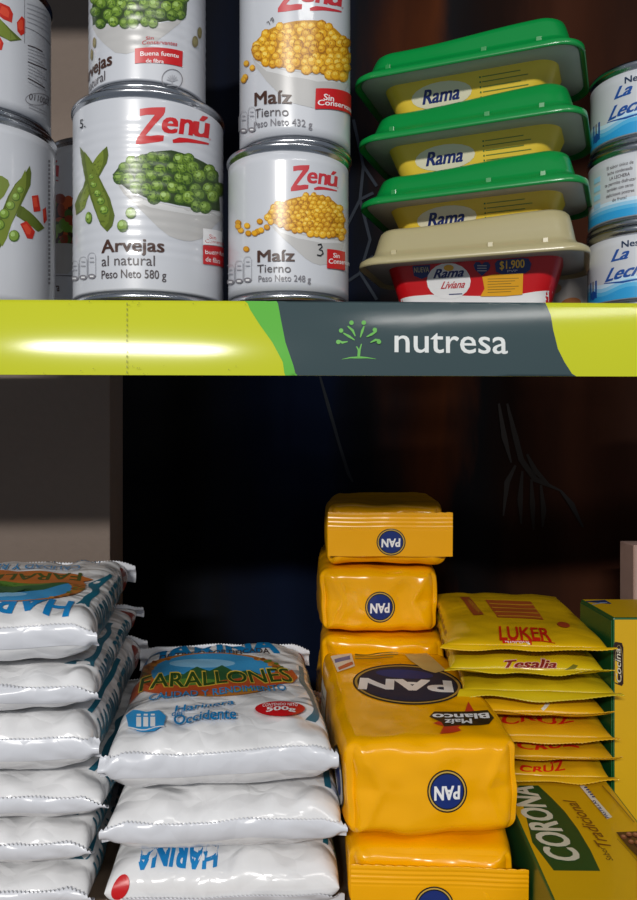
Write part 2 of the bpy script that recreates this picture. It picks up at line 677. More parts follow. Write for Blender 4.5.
# can A and A2: mixed vegetables at the left edge
XA, YA = at(-17.5, 0, .472).x, .472
PEPPER = M('#C22A1C', .3)
t, lab, ink = make_can(XA, YA, zS, RB, .1105, 'large can with pea pod and pepper pieces, lower one at the left end', 'cans on the upper shelf')
ink.crop(0, 130, 5.0)
ink.poly([(-60, 250), (-20, 225), (10, 230), (40, 250), (48, 275), (20, 330), (-30, 380), (-80, 380)], M('#76863A', .3))
pod(ink, [(100, 375), (150, 410), (190, 450), (222, 490), (190, 510), (140, 470), (80, 430)], POD_D, M('#5E6E26', .3))
pod(ink, [(148, 178), (156, 215), (152, 275), (112, 360), (62, 460), (20, 560), (-10, 605), (-40, 570), (-20, 480), (40, 330), (75, 270), (120, 225)], POD_D, POD_L)
for x, y, r in ((100, 300, 18), (80, 335, 22), (52, 378, 24), (22, 420, 26), (-2, 475, 27)):
    pea(ink, x, y, r, r, PEA[1], 2)
for q in ([(158, 330), (190, 325), (202, 405), (168, 410)], [(100, 470), (132, 455), (174, 508), (162, 545), (135, 542)], [(212, 398), (228, 385), (234, 450), (218, 470)]):
    ink.poly(q, PEPPER)
    cx, cy = sum(a[0] for a in q) / len(q), sum(a[1] for a in q) / len(q)
    ink.poly([(cx + (x - cx) * .6 - 4, cy + (y - cy) * .6 - 6) for x, y in q], M('#DB4A30', .3))
pea(ink, 70, 530, 28, 30, PEA[1], 2)
for k in range(30):
    ink.rect(240, 150 + k * 21, 250, 150 + k * 21 + 13, GREY, 1)
ink.lay(lab)
lab.build('can_label', t)

t, lab, ink = make_can(at(-20, 0, .472).x, .472, zS + .1107, RB - .0012, .0826, 'large can with pepper pieces and small grey print, upper one at the left', 'cans on the upper shelf')
ink.crop(0, 0, 5.79)
for q in ([(0, 15), (55, 40), (75, 80), (68, 132), (20, 112), (-20, 80)], [(97, 130), (125, 93), (145, 112), (145, 192), (120, 207), (100, 180)], [(-40, 220), (0, 215), (20, 250), (10, 290), (-40, 290)]):
    ink.poly(q, PEPPER)
    cx, cy = sum(a[0] for a in q) / len(q), sum(a[1] for a in q) / len(q)
    ink.poly([(cx + (x - cx) * .6 - 4, cy + (y - cy) * .6 - 6) for x, y in q], M('#DB4A30', .3))
pod(ink, [(-60, 90), (0, 110), (60, 170), (125, 232), (60, 240), (0, 210), (-60, 160)], POD_D, POD_L)
ink.stroke([(141, -20), (141, 250)], 2.5, GREY)
ink.stroke([(141, 155), (200, 180), (250, 215), (292, 265)], 3, GREY)
for k in range(5):
    ink.stroke([(155, 20 + k * 26), (215, 40 + k * 27), (280, 75 + k * 30)], 4, LGREY, 1)
for k in range(12):
    ink.stroke([(160, 262 + k * 19), (205, 276 + k * 20), (245 + 12 * (k % 3), 300 + k * 21)], 6 if k % 5 == 0 else 4, DGREY if k % 5 == 0 else LGREY, 1)
ink.ring(215, 575, 68, 34, 3, GREY)
ink.text('0110002', (165, 575), (280, 612), (170, 540), DGREY)
for k in range(2):
    ink.stroke([(165, 605 + k * 16), (215, 625 + k * 17), (270, 655 + k * 17)], 4, LGREY, 1)
ink.lay(lab)
lab.build('can_label', t)

# can C behind
t, lab, ink = make_can(-.152, .548, zS, .036, .128, 'vegetable can standing in the gap behind the two large front cans', 'cans on the upper shelf')
ink.crop(0, 130, 5.0)
zenu(ink, 95, 120, .72, .98, PINKRED, 'nu')
ink.rect(215, 345, 420, 575, M('#3B241C', .3))
rg = random.Random(2)
for k in range(46):
    x, y = rg.uniform(215, 420), rg.uniform(340, 565)
    c = rg.choice(['#5F8A2C', '#7CA545', '#B5532A', '#4A2A20', '#8A3A24', '#44602A'])
    ink.ell(x, y, rg.uniform(16, 28), rg.uniform(18, 30), M(c, .3), n=12, dl=1)
ink.poly([(215, 575), (420, 575), (400, 660), (340, 720), (215, 722)], BOWL)
ink.stroke([(200, 735), (420, 735)], 5, GREY)
ink.text('Verdura', (120, 806), (298, 806), (120, 765), BROWN, .03)
ink.lay(lab)
lab.build('can_label', t)

# condensed milk cans at the right
MBLUE, MLB, MTXT = M('#2F9CD6', .3), M('#9CCBE8', .3), M('#1C4E9C', .3)
RM = .030
for k, (zc, xx, lab_s) in enumerate(((zS, 642, 'condensed milk can with blue script, bottom one of its stack'),
                                     (zS + .0452, 643, 'condensed milk can showing small text and red fruit, middle one of its stack'),
                                     (zS + .0904, 645, 'condensed milk can with blue script, topmost of its stack'))):
    X, Yc = at(xx, 0, .452).x, .452
    t, lab, ink = make_can(X, Yc, zc, RM, .045, lab_s, 'condensed milk cans')
    ink.flat()
    ink.s = Shift(ink.s, -.0118)
    top = .0108 if k != 1 else .0098
    # sky blue band rising round the lower part
    for j, c in enumerate(('#C3DDEE', '#8FC6E6', '#55B0DE', '#2F9CD6')):
        hh = top * (1.25 - .25 * j)
        wav = .0016 if k != 1 else 0
        pts = [(-.047 + .00392 * i, .0058 + hh * .8 + wav * math.sin(i * .75)) for i in range(25)]
        ink.poly(pts + [(.047, .0054), (-.047, .0054)], M(c, .3))
    if k == 1:
        for i, s_ in enumerate(('El sabor único de', 'leche condensada', 'LA LECHERA', 'te permite disfrutar', 'también con otros', 'deliciosos postres', 'de fruta!')):
            w = .0009 * len(s_) if i != 2 else .0115
            v = .0335 - i * .0031
            ink.text(s_, (-.0125 - w / 2, v), (-.0125 + w / 2, v), (-.0125 - w / 2, v + .0018), DGREY, .02 if i == 2 else .01)
        ink.ell(.006, .034, .0085, .0085, BOWLHI)
        ink.ell(.0035, .0375, .003, .0028, PEPPER)
        ink.ell(.0005, .0345, .0026, .003, M('#D9483C', .3))
        ink.ell(.005, .033, .003, .003, PEPPER)
        ink.ell(.001, .018, .003, .0018, M('#3F7D3A', .3), .5)
        ink.ell(.003, .0135, .0028, .0028, PEPPER)
        for i in range(4):
            ink.rect(-.031, .014 + i * .005, -.025, .017 + i * .005, MLB, 1)
    else:
        ink.text('Nestlé', (-.0105, .0335), (.0045, .0335), (-.0105, .0370), M('#1B3050', .3), .04)
        ink.text('La', (-.0165, .0268), (-.0075, .0272), (-.0150, .0328), MTXT, .05, .25)
        ink.text('Lechera', (-.0205, .0162), (.0135, .0185), (-.0183, .0230), MTXT, .05, .3)
        ink.stroke([(-.0215, .0155), (-.010, .0145), (.012, .0162)], [.0004, .0011, .0003], MTXT)
        for i in range(3):
            ink.stroke([(-.034 + .003 * i, .0085), (-.034 + .003 * i, .0185)], .0016, GREY if i % 2 else MTXT, 1)
        ink.ell(-.031, .0105, .0026, .0026, MTXT)
    ink.lay(lab)
    lab.build('can_label', t)

# pale carton wedged behind the tubs
cb = MB()
p = at(566, 300, .52)
cb.box((-.016, -.012, 0), (.016, .012, .052), M('#C4BCB6', .6))
cb.box((-.0165, -.0125, .046), (.0165, .0125, .0525), M('#B3ABA6', .6))
ink = Ink(Proj(cb, Vector((p.x, .535, zS)), 0, 'front', -.012)).flat()
ink.ell(.004, .020, .007, .004, M('#C77A3E', .5), .2)
ink.ell(-.006, .030, .004, .003, M('#CC9A70', .5), .5)
ink.lay(cb)
o = cb.build('small_carton', None, (p.x, .535, zS))
tag(o, 'small pale carton with an orange spot standing behind the margarine tubs', 'carton')


# ------------------------------------------------------------------ margarine tubs
def rrect(a, b, r, z, n=9, dz=None):
    out = []
    r = min(r, a - 1e-4, b - 1e-4)
    for (cx, cy, a0) in ((a - r, b - r, 0), (-a + r, b - r, PI / 2), (-a + r, -b + r, PI), (a - r, -b + r, 1.5 * PI)):
        for k in range(n):
            t = a0 + PI / 2 * k / (n - 1)
            out.append((cx + r * math.cos(t), cy + r * math.sin(t)))
        # points along the straight run to the next corner
        nx = {0: (-a + r, b), PI / 2: (-a, -b + r), PI: (a - r, -b), 1.5 * PI: (a, b - r)}[a0]
        x, y = out[-1]
        for k in range(1, 16):
            out.append((x + (nx[0] - x) * k / 16, y + (nx[1] - y) * k / 16))
    return [Vector((x, y, z + (dz(x) if dz else 0))) for x, y in out]


LID_G = M('#04843A', .28, 0, .03, 30, .04, coat=.3)
LID_C = M('#CDC294', .3, 0, .03, 30, .04, trans=.35, coat=.2)
TUBRIM = M('#B5B1A6', .45)
TUBY = M('#F2D040', .4)
TUBR = M('#CB1019', .35)
LA, LB_ = .0640, .0375


def lift(x):
    t = x / LA
    return .0016 * math.sin(t * 2.6 - .2) + .0004


def make_tub(cx, cy, z0, rot, hb, red, label):
    kd = 1.0 if red else .72
    t = thing('margarine_tub', label, 'tub', (cx, cy, z0), rot, 'stacked margarine tubs')
    b = MB()
    rows = []
    for ins, z in ((.033, .001), (.027, .0005), (.0250, 0), (.0242, .0015)):
        rows.append(rrect(LA - ins + .0018, LB_ - ins, .010, z))
    wall = TUBR if red else TUBY
    for k in range(9):
        f = k / 8
        rows.append(rrect(LA - .0220 + .0075 * f, LB_ - .0240 + .0070 * f, .011, .0018 + (hb - .0018) * f))
    b.grid(rows, wall, True)
    b.grid([rrect(LA - .0312, LB_ - .033, .0045, .001), rrect(.001, .0005, .0004, .001)], wall, True)
    if red:
        pass
    ink = Ink(Proj(b, Vector((cx, cy, z0)), rot, 'front', -(LB_ - .0195), 1.5e-4, 1e-5, lim=(.0025, hb - .0006)))
    if red:
        ink.crop(370, 220, 3.185)
        ink.poly([(45, 252), (140, 242), (190, 238), (320, 242), (400, 243), (480, 236), (585, 230), (585, 300), (45, 310)], WHITE)
        ink.poly([(137, 143), (192, 143), (190, 178), (165, 188), (140, 178)], NAVY)
        ink.text('NUEVA', (141, 168), (188, 166), (141, 152), M('#C7B98A', .4), .02)
        ink.ell(251, 195, 70, 58, WHITE)
        ink.ell(251, 153, 16, 10, M('#F0B83A', .4))
        ink.text('Rama', (203, 186), (296, 180), (207, 158), NAVY, .05, .25)
        ink.text('Liviana', (226, 220), (300, 216), (231, 197), PINKRED, .03, .3)
        ink.rect(252, 236, 294, 239, NAVY, 3, -2)
        hx, hy = 357, 157
        ink.poly([(hx, hy + 22), (hx - 22, hy + 2), (hx - 27, hy - 12), (hx - 20, hy - 22), (hx - 8, hy - 22), (hx, hy - 14), (hx + 8, hy - 22), (hx + 20, hy - 22), (hx + 27, hy - 12), (hx + 22, hy + 2)], NAVY)
        for k in range(3):
            ink.rect(hx - 15, hy - 12 + k * 8, hx + 15, hy - 9 + k * 8, LGREY, 1)
        ink.poly([(358, 182), (395, 175), (488, 170), (486, 238), (430, 243), (352, 244), (365, 220)], M('#E8A814', .4))
        for k in range(6):
            ink.rect(375, 188 + k * 8.5, 474 - (k % 3) * 12, 190 + k * 8.5, M('#8A6A1A', .4), 1, -3)
        ink.poly([(398, 140), (406, 130), (480, 122), (505, 124), (514, 140), (510, 160), (495, 170), (420, 174), (402, 166)], NAVY)
        ink.text('$1.900', (414, 158), (492, 152), (414, 133), M('#F2C23A', .4), .03)
        ink.text('PVP', (438, 168), (470, 166), (438, 161), M('#C9CBE0', .4), .0)
    else:
        ink.T = None
        v = hb * .50
        ink.ell(-.0145, v + .001, .0175, .0066, M('#E8E2C4', .4))
        ink.text('Rama', (-.0255, v - .0022), (-.0045, v - .0022), (-.0248, v + .0046), NAVY, .05, .2)
        for k in range(5):
            ink.rect(.009, v - .0035 + k * .0024, .030 + .004 * (k % 2), v - .0031 + k * .0024, M('#6F8A3A', .4), 1)
            ink.rect(.0075, v - .0037 + k * .0024, .0083, v - .0029 + k * .0024, M('#3F7A3A', .4), 1)
    ink.lay(b)
    b.build('tub', t)
    r = MB()
    z = hb
    r.grid([rrect(LA - .0145, LB_ - .0172, .011, z - .0002), rrect(LA - .0035, LB_ - .0035, .014, z - .0004), rrect(LA - .0030, LB_ - .0030, .014, z + .0006), rrect(LA - .0145, LB_ - .0172, .011, z + .0008)], TUBRIM, True)
    r.build('tub_rim', t)
    l = MB()
    rows = []
    for ins, zz, k in ((.0034, .0008, 0), (.0008, -.0022, 0), (.0002, -.0022, 0), (0, -.001, 0), (.0004, .0012, 0), (.0026, .0030, 0), (.0058, .0044, 0), (.0064, .0056, 0), (.0070, .0060, 0), (.0076, .0074, .15), (.0086, .0115, .5),
                       (.0098, .0165, .8), (.0108, .0197, 1), (.0122, .0214, 1), (.0138, .0214, 1), (.0152, .0200, .8), (.0158, .0165, 0), (.030, .0160, 0)):
        rows.append(rrect(LA - ins, LB_ - ins, .0145 - ins * .25, hb + (zz if zz < .0074 else .0074 + (zz - .0074) * kd), dz=(lambda x, k=k: k * lift(x))))
    rows.append(rrect(.0008, .0004, .0003, hb + .0074 + .0086 * kd))
    l.grid(rows, LID_C if red else LID_G, True)
    # small raised moulding marks on the lid edge
    for x in (-.042, .012, .041):
        l.box((x - .0016, -(LB_ - .0052), hb + .0036), (x + .0016, -(LB_ - .0072), hb + .0068), LID_C if red else LID_G, .0004)
    l.build('tub_lid', t)
    return t


def tubpos(left, right, Yr):        # from the two front flange corners
    kl = (450 - right[1]) / (450 - left[1])
    P, Q = at(*right, Yr), at(*left, Yr * kl)
    d = P - Q
    a = math.atan2(d.y, d.x)
    mid = (P + Q) / 2
    n = Vector((-math.sin(a), math.cos(a), 0))
    c = mid + n * LB_
    return c.x, c.y, P.z, a


tubs = [((357, 262), (587, 244), .405), ((354, 203), (588, 174), .404), ((354, 140), (584, 104), .402), ((352, 78), (579, 36), .400)]
names = ['red margarine tub with cream lid and price badge, at the bottom of its stack',
         'yellow margarine tub with a green lid, lowest of the three green lidded tubs',
         'yellow margarine tub with a green lid, between two other green lidded tubs',
         'yellow margarine tub with a green lid, topmost of the tub stack']
zb = zS + .0002
for k, (l_, r_, y_) in enumerate(tubs):
    cx, cy, zf, a = tubpos(l_, r_, y_)
    hb = zf - zb
    make_tub(cx, cy, zb, a, hb, k == 0, names[k])
    zb = zf + .0078 + .0086 * (1 if k == 0 else .72)

# ------------------------------------------------------------------ shelf edge strip
LIME, SLATE, LEAF = M('#C3C80A', .8, 0, .06, 14, .03, coat=.45), M('#2E4347', .8, 0, .06, 14, .05, coat=.45), M('#5DB43C', .8, 0, .06, 14, .03, coat=.45)
SLOC, SROT = Vector((0, .4005, 0)), math.radians(1.7)
st = MB()
ZT, ZBt = .3092, .2706
tl = math.tan(math.radians(9))


def strip_y(z):                       # leaning back, with a slight bow like bent card
    f = (z - ZBt) / (ZT - ZBt)
    return -.0035 + (z - (ZT + ZBt) / 2) * tl - .0010 * (1 - (2 * f - 1) ** 2)


xs = [-.36 + .72 * k / 60 for k in range(61)]
rows = []
zz = [ZBt + (ZT - ZBt) * k / 16 for k in range(17)]
for z in zz:
    rows.append([(x, strip_y(z), z) for x in xs])
for z in reversed(zz):
    rows.append([(x, strip_y(z) + .0012, z) for x in xs])
rows.append(rows[0])
st.grid(rows, LIME)
ink = Ink(Proj(st, SLOC, SROT, 'front', 0.0, 1e-4, 1.5e-5, .004, (ZBt + 2e-5, ZT - 2e-5)))
ink.crop(220, 290, 1.5276)
ink.poly([(38, 10), (88, 10), (92, 40), (100, 75), (112, 110), (118, 140), (100, 140), (96, 110), (80, 80), (60, 52), (46, 30)], LEAF)
ink.poly([(86, 6), (480, 6), (497, 20), (505, 38), (509, 62), (516, 90), (526, 110), (537, 140), (118, 140), (112, 115), (100, 80), (93, 45)], SLATE)
ink.crop(320, 300, 3.185)
ink.text('nutresa', (238, 166), (597, 171), (238, 88), M('#D9DCDA', .35), .012)
GRN = M('#4FA82E', .35)
ink.stroke([(70, 189), (95, 184), (125, 183), (150, 184), (178, 188)], [1, 4, 7, 4, 1], GRN)
ink.stroke([(122, 184), (123, 160), (116, 148)], [7, 6, 3], GRN)
ink.stroke([(124, 184), (126, 160), (132, 140)], [6, 6, 3], GRN)
for pts, dot in (([(88, 133), (70, 136), (62, 130)], (58, 134)), ([(110, 128), (92, 116), (74, 106)], (67, 98)), ([(112, 116), (104, 98), (88, 84)], (100, 73)),
                 ([(128, 120), (134, 100), (140, 84)], (139, 73)), ([(148, 118), (164, 110), (180, 100)], (174, 96)), ([(160, 136), (176, 128), (190, 128)], (187, 134))):
    ink.stroke(pts, [3, 8, 4], GRN)
    ink.ell(dot[0], dot[1], 7, 7, GRN)
# perforation of the printed band and a few worn specks
ink.crop(0, 290, 1.99)
for k in range(14):
    ink.rect(252.8, 26 + k * 10.4, 254.2, 31 + k * 10.4, M('#6B6F16', .5), 1)
rg = random.Random(8)
for k in range(26):
    x, y = rg.choice([rg.uniform(255, 300), rg.uniform(0, 600)]), rg.choice([rg.uniform(22, 34), rg.uniform(150, 168)])
    ink.ell(x, y, rg.uniform(.5, 1.4), rg.uniform(.4, .9), M('#77701A', .6), dl=1, n=6)
ink.lay(st)
o = st.build('shelf_edge_strip', None, SLOC, SROT)
tag(o, 'lime green and dark slate printed strip along the front edge of the upper shelf', 'shelf strip')

# ------------------------------------------------------------------ shelves and setting
sh = thing('shop_shelf', 'shop shelving whose upper board carries the cans and lower board carries the bags', 'shelf', (0, 0, -.01), 0)
m_ = MB()
m_.box((-.55, .013, .3085), (.55, .19, .3208), M('#4A4A4C', .5, 0, .1, 60), .001)
o = m_.build('upper_board', sh, (0, .395, 0), SROT)
m_ = MB()
m_.box((-.55, .31, -.03), (.55, .78, 0), M('#7D6A58', .7, 0, .3, 90, .12), .001)
m_.build('lower_board', sh)
m_ = MB()
m_.box((-.55, .385, .645), (.55, .61, .665), M('#4A4A4C', .5, 0, .1, 60), .001)
m_.build('top_board', sh)


def structure(name, mb, loc=None):
    o = mb.build(name, None, loc)
    o['kind'] = 'structure'
    return o


pl = MB()
xe = at(110, 0, .63).x
pl.box((-.9, .63, -.6), (xe, .672, 1.2), M('#7C6E64', .85, 0, .25, 130, .05), .0012)
structure('wall_left', pl)
w = MB()
w.box((-1.2, .90, -.6), (1.4, .95, 1.4), M('#1B1614', .8, 0, .2, 20, .2), 0)
structure('wall_back', w)

# dark printed cloth hanging behind the shelves
cm = bpy.data.materials.new('printed_cloth')
cm.use_nodes = True
N, L = cm.node_tree.nodes, cm.node_tree.links
bs = N['Principled BSDF']
bs.inputs['Roughness'].default_value = .9
bs.inputs['Specular IOR Level'].default_value = .08
tc = N.new('ShaderNodeTexCoord')
sep = N.new('ShaderNodeSeparateXYZ')
L.new(tc.outputs['Object'], sep.inputs[0])
nz = N.new('ShaderNodeTexNoise')
nz.inputs['Scale'].default_value = 5
nz.inputs['Detail'].default_value = 5
mp = N.new('ShaderNodeMapping')
mp.inputs['Scale'].default_value = (3.2, 1, .8)
L.new(tc.outputs['Object'], mp.inputs[0])
L.new(mp.outputs[0], nz.inputs['Vector'])
ad = N.new('ShaderNodeMath')
ad.operation = 'MULTIPLY_ADD'
ad.inputs[1].default_value = .13
L.new(nz.outputs['Fac'], ad.inputs[0])
L.new(sep.outputs['X'], ad.inputs[2])
mr = N.new('ShaderNodeMapRange')
mr.inputs['From Min'].default_value = -.35
mr.inputs['From Max'].default_value = .55
L.new(ad.outputs[0], mr.inputs['Value'])
cr = N.new('ShaderNodeValToRGB')
L.new(mr.outputs[0], cr.inputs[0])
e = cr.color_ramp.elements
e[0].position, e[0].color = 0, lin('#0E0F11')
e[1].position, e[1].color = 1, lin('#0E0A09')
for p_, c_ in ((.33, '#101115'), (.40, '#0B1428'), (.47, '#0D162B'), (.52, '#121317'), (.56, '#331A10'), (.60, '#4C2612'), (.63, '#151416'), (.68, '#1B0F0B'), (.76, '#3C2014'), (.86, '#160E0C')):
    n_ = e.new(p_)
    n_.color = lin(c_)
L.new(cr.outputs[0], bs.inputs['Base Color'])
CLOTH_STREAK = M('#231C18', .8)
CLOTH_PALE = M('#1E232A', .8)
ct = MB()
rows = []
nx = 240


def fold(x, z):
    return .012 * math.sin(x * 34 + .8 * math.sin(z * 5)) + .006 * math.sin(x * 71 + z * 3) + .004 * noise.noise(Vector((x * 9, z * 4, 2)))


for i in range(50):
    z = -.10 + 1.1 * i / 49
    rows.append([(-.45 + 1.35 * k / nx, fold(-.45 + 1.35 * k / nx, z), z) for k in range(nx + 1)])
ct.grid(rows, cm)
ct.grid([[(p[0], p[1] + .002, p[2]) for p in r] for r in rows], cm)
CLOC = Vector((0, .80, 0))
ink = Ink(Proj(ct, CLOC, 0, 'front', 0.0, 6e-4, 2e-5, .006))
ink.crop(280, 370, 1.784)
ink.stroke([(68, 0), (85, 60), (105, 130), (122, 185), (130, 200)], [3, 6, 5, 6, 3], CLOTH_PALE)
for k, pts in enumerate(([(405, 60), (420, 120), (430, 160), (455, 195), (500, 215)], [(420, 170), (405, 200), (398, 260)], [(432, 180), (428, 230), (430, 275)], [(448, 195), (450, 240), (452, 285)],
                         [(465, 205), (470, 250), (468, 280)], [(390, 60), (400, 120), (412, 165)], [(440, 150), (455, 180), (480, 205)], [(500, 215), (520, 240), (540, 280)])):
    ink.stroke(pts, [4] + [10] * (len(pts) - 2) + [3], CLOTH_STREAK)
ink.crop(340, 100, 3.0)                       # pale diamond lattice of the print
for pts in ([(40, 60), (70, 200), (60, 300)], [(60, 300), (90, 420), (60, 520), (110, 600)], [(60, 300), (20, 380)], [(60, 520), (0, 560)], [(70, 200), (110, 260)], [(60, 300), (100, 280)], [(62, 500), (100, 470)]):
    ink.stroke(pts, [9] * len(pts), M('#1D2632', .8))
ink.lay(ct)
o = ct.build('hanging_cloth', None, CLOC)
tag(o, 'dark blue and brown printed cloth hanging in folds behind the shelves', 'cloth')


# ------------------------------------------------------------------ flour bags
def spaced(n):
    return [math.sin(PI / 2 * (-1 + 2 * k / n)) for k in range(n + 1)]


def pillow(a, b, h, seed, m, nx=56, ny=64, pe=.42, wr=.0021, ex=8, skewtop=0, endfold=.0026):
    """Film bag: two sheets meeting at mid height, blunt edges, creased towards both ends."""
    mb = MB()
    off = Vector((seed * 13.7, seed * 7.1, seed * 3.3))
    sx, sy = spaced(nx), spaced(ny)
    for top in (1, -1):
        rows = []
        for t in sy:
            row = []
            for s in sx:
                P = max(0, (1 - abs(s) ** ex)) ** pe * max(0, (1 - abs(t) ** ex)) ** pe
                x = a * s
                y = b * t
                nv = noise.noise(Vector((x * 28, y * 24, 0)) + off)
                n2 = noise.noise(Vector((x * 75, y * 45, 5)) + off)
                # outline not ruler straight
                ox = noise.noise(Vector((y * 30, 3, 0)) + off) * .0018 * abs(s) ** 3
                oy = noise.noise(Vector((x * 40, 9, 0)) + off) * .0020 * abs(t) ** 3
                endw = abs(t) ** 4 * (1 - abs(t) ** 30)
                crease = math.sin(x * 190 + 4 * nv + seed) * endfold * endw + abs(noise.noise(Vector((x * 55, y * 12, 8)) + off)) * endfold * 1.6 * endw
                z = top * (h / 2) * P
                z += (nv * wr + n2 * wr * .45 + crease) * P * (1 if top > 0 else .35) - (wr * .5 * P if top > 0 else 0)
                z = min(z, h / 2 - .0001) if top > 0 else max(z, -h / 2 + .0001)
                row.append((x + ox, y + oy, h / 2 + z))
            rows.append(row if top > 0 else row[::-1])
        mb.grid(rows, m)
    return mb


FILM_W = foil('#E6E6E7', .2, 48, 1.0, .009)
FLAP_W = foil('#D8DAE0', .25, 55, .9, .006)
FBLUE, FBLUE2, TEAL = M('#1683C4', .35), M('#2E93D0', .35), M('#1F6E86', .4)


def flap_mesh(bag, a, b, h, seed, m, zc, hh, over=.004, sgn=-1, nseg=120, teeth=60):
    """End seal of a bag folded up against its end, saw-toothed along the free edge."""
    mb = MB()
    bv = bag.bvh()
    off = Vector((seed * 5.1, 1, 2))
    nz_ = 10

    def end_y(x, z):
        h_ = bv.ray_cast(Vector((max(-a * .985, min(a * .985, x)), sgn * (b + .06), z)), Vector((0, -sgn, 0)), .3)
        lo = b - .007
        return sgn * max(lo, sgn * h_[0].y) if h_[0] is not None else sgn * lo
    rows = []
    for side in (0, 1):
        rr = []
        for j in range(nz_ + 1):
            f = j / nz_
            row = []
            for i in range(nseg + 1):
                s = -1 + 2 * i / nseg
                x = s * (a + over)
                tooth = .0009 * abs(((i * teeth / nseg) % 1) * 2 - 1) if j == nz_ else 0
                nv = noise.noise(Vector((x * 26, f * .4, 0)) + off)
                n3 = noise.noise(Vector((x * 70, f * .8, 4)) + off)
                e = max(0, abs(s) - .8) / .2
                z = zc + hh * f - tooth + .0018 * nv - e * .004 * (.4 + .6 * f) + e * f * .003 * n3
                out = .0006 + .0010 * f + .0014 * f * (nv + .5 * n3 + .4)
                y = end_y(x, min(h - .0015, max(.0015, z))) + sgn * max(.0004, out) + sgn * e * .001
                row.append((x, y + (0 if side == 0 else -sgn * .0003), z))
            rr.append(row)
        rows += rr if side == 0 else rr[::-1]
    rows.append(rows[0])
    mb.grid(rows, m)
    return mb


def make_flour(X, Y0, z0, rot, a, b, h, seed, label, group, flap=(.36, .36), ear=True):
    # X, Y0 is the front right corner
    loc = Vector((X - a * math.cos(rot) - b * math.sin(rot), Y0 + b * math.cos(rot) - a * math.sin(rot) * .5, z0))
    t = thing('flour_bag', label, 'flour bag', loc, rot, group)
    mb = pillow(a, b, h, seed, FILM_W)
    if flap:
        flap_mesh(mb, a, b, h, seed, FLAP_W, h * flap[0], h * flap[1], over=.0028).build('seal_flap', t)
    if ear:
        flap_mesh(mb, a, b, h, seed + .5, FLAP_W, h * .42, h * .46, over=.006, sgn=1).build('seal_flap', t)
    return t, mb, loc


def side_print(mb, loc, rot, a, b, h):
    ink = Ink(Proj(mb, loc, rot, 'right', a - .002)).flat()
    ink.text('HARINA DE TRIGO', (-b * .78, h * .22), (b * .55, h * .22), (-b * .78, h * .74), TEAL, .03)
    ink.rect(-b * .78, h * .84, b * .3, h * .89, TEAL)
    ink.ell(b * .74, h * .55, b * .09, h * .26, M('#8E3526', .4), 0)
    ink.text('500g', (b * .67, h * .5), (b * .81, h * .5), (b * .67, h * .62), WHITE, .03)
    ink.lay(mb)


def landscape(ink, cx, cy, rx, ry, up=1):
    ink.ell(cx, cy, rx, ry, M('#B9752E', .4), n=40)
    ink.ell(cx, cy - up * ry * .06, rx * .84, ry * .90, M('#3F9AD2', .4), n=40)
    ink.ell(cx - rx * .15, cy - up * ry * .5, rx * .45, ry * .2, M('#8CC6EA', .4), n=20)

    def q(x, y):
        return (cx + x * rx, cy + up * y * ry)
    ink.poly([q(-.80, .30), q(-.55, -.05), q(-.40, .0), q(-.22, -.35), q(-.05, -.15), q(.12, -.42), q(.3, -.1), q(.5, -.2), q(.82, .25), q(.7, .62), q(-.7, .62)], M('#33633A', .4))
    ink.poly([q(-.78, .35), q(-.3, .15), q(.1, .28), q(.45, .1), q(.8, .35), q(.62, .7), q(-.62, .7)], M('#5E8A34', .4))
    ink.poly([q(-.62, .5), q(0, .38), q(.62, .5), q(.5, .8), q(-.5, .8)], M('#A3912E', .4))
    rg = random.Random(3)
    for k in range(60):
        sd = rg.choice((-1, 1))
        an = rg.uniform(-.9, .9)
        r = rg.uniform(.86, .98)
        ink.ell(cx + sd * r * rx * math.cos(an), cy + r * ry * math.sin(an), rx * .035, ry * .06, M(rg.choice(['#8A4E1C', '#C98B3A', '#A4642A', '#5E7A2C']), .4), dl=0, n=7)


FR = .4035
# left stack: six bags, topmost first
wl, bl = .060, .100
gl = 'flour bags in the left stack'
Ls = [(.1196, .0330, -.1185, .404, 8.5, 'white flour bag on top of the left stack, its print upside down'),
      (.0962, .0232, -.1165, .400, 7.0, 'white flour bag directly under the topmost bag of the left stack'),
      (.0627, .0333, -.1160, .4000, 6.2, 'white flour bag, third from the top of the left stack'),
      (.0382, .0243, -.1125, .402, 4.0, 'white flour bag, fourth from the top of the left stack'),
      (.0140, .0240, -.1205, .403, 5.0, 'white flour bag, second from the bottom of the left stack'),
      (-.0100, .0238, -.1200, .402, 5.5, 'white flour bag at the bottom of the left stack')]
for k, (z, h, X, Y0, rd, lb) in enumerate(Ls):
    rot = math.radians(rd)
    t, mb, loc = make_flour(X, Y0, z - .0008, rot, wl, bl, h - .0006, 3 + k, lb, gl)
    side_print(mb, loc, rot, wl, bl, h)
    if k == 0:
        ink = Ink(Proj(mb, loc, rot, 'top', h - .001)).crop(0, 540, 3.98)
        ink.text('HARINA', (292, 248), (-265, 240), (268, 304), FBLUE, .05)
        landscape(ink, 10, 190, 330, 58, -1)
        ink.poly([(-330, 155), (-150, 128), (20, 124), (180, 128), (300, 140), (372, 162), (330, 170), (345, 186), (200, 176), (20, 168), (-150, 170), (-300, 180)], M('#C8702A', .4))
        ink.text('FARALLONES', (325, 136), (-300, 140), (318, 168), M('#4B5A22', .4), .03)
        ink.text('CALIDAD Y RENDIMIENTO', (320, 104), (-300, 104), (318, 119), FBLUE2, .01)
        ink.text('Harinera del Occidente', (400, 62), (60, 62), (398, 78), FBLUE2, .03)
        ink.lay(mb)
    mb.build('bag_body', t)

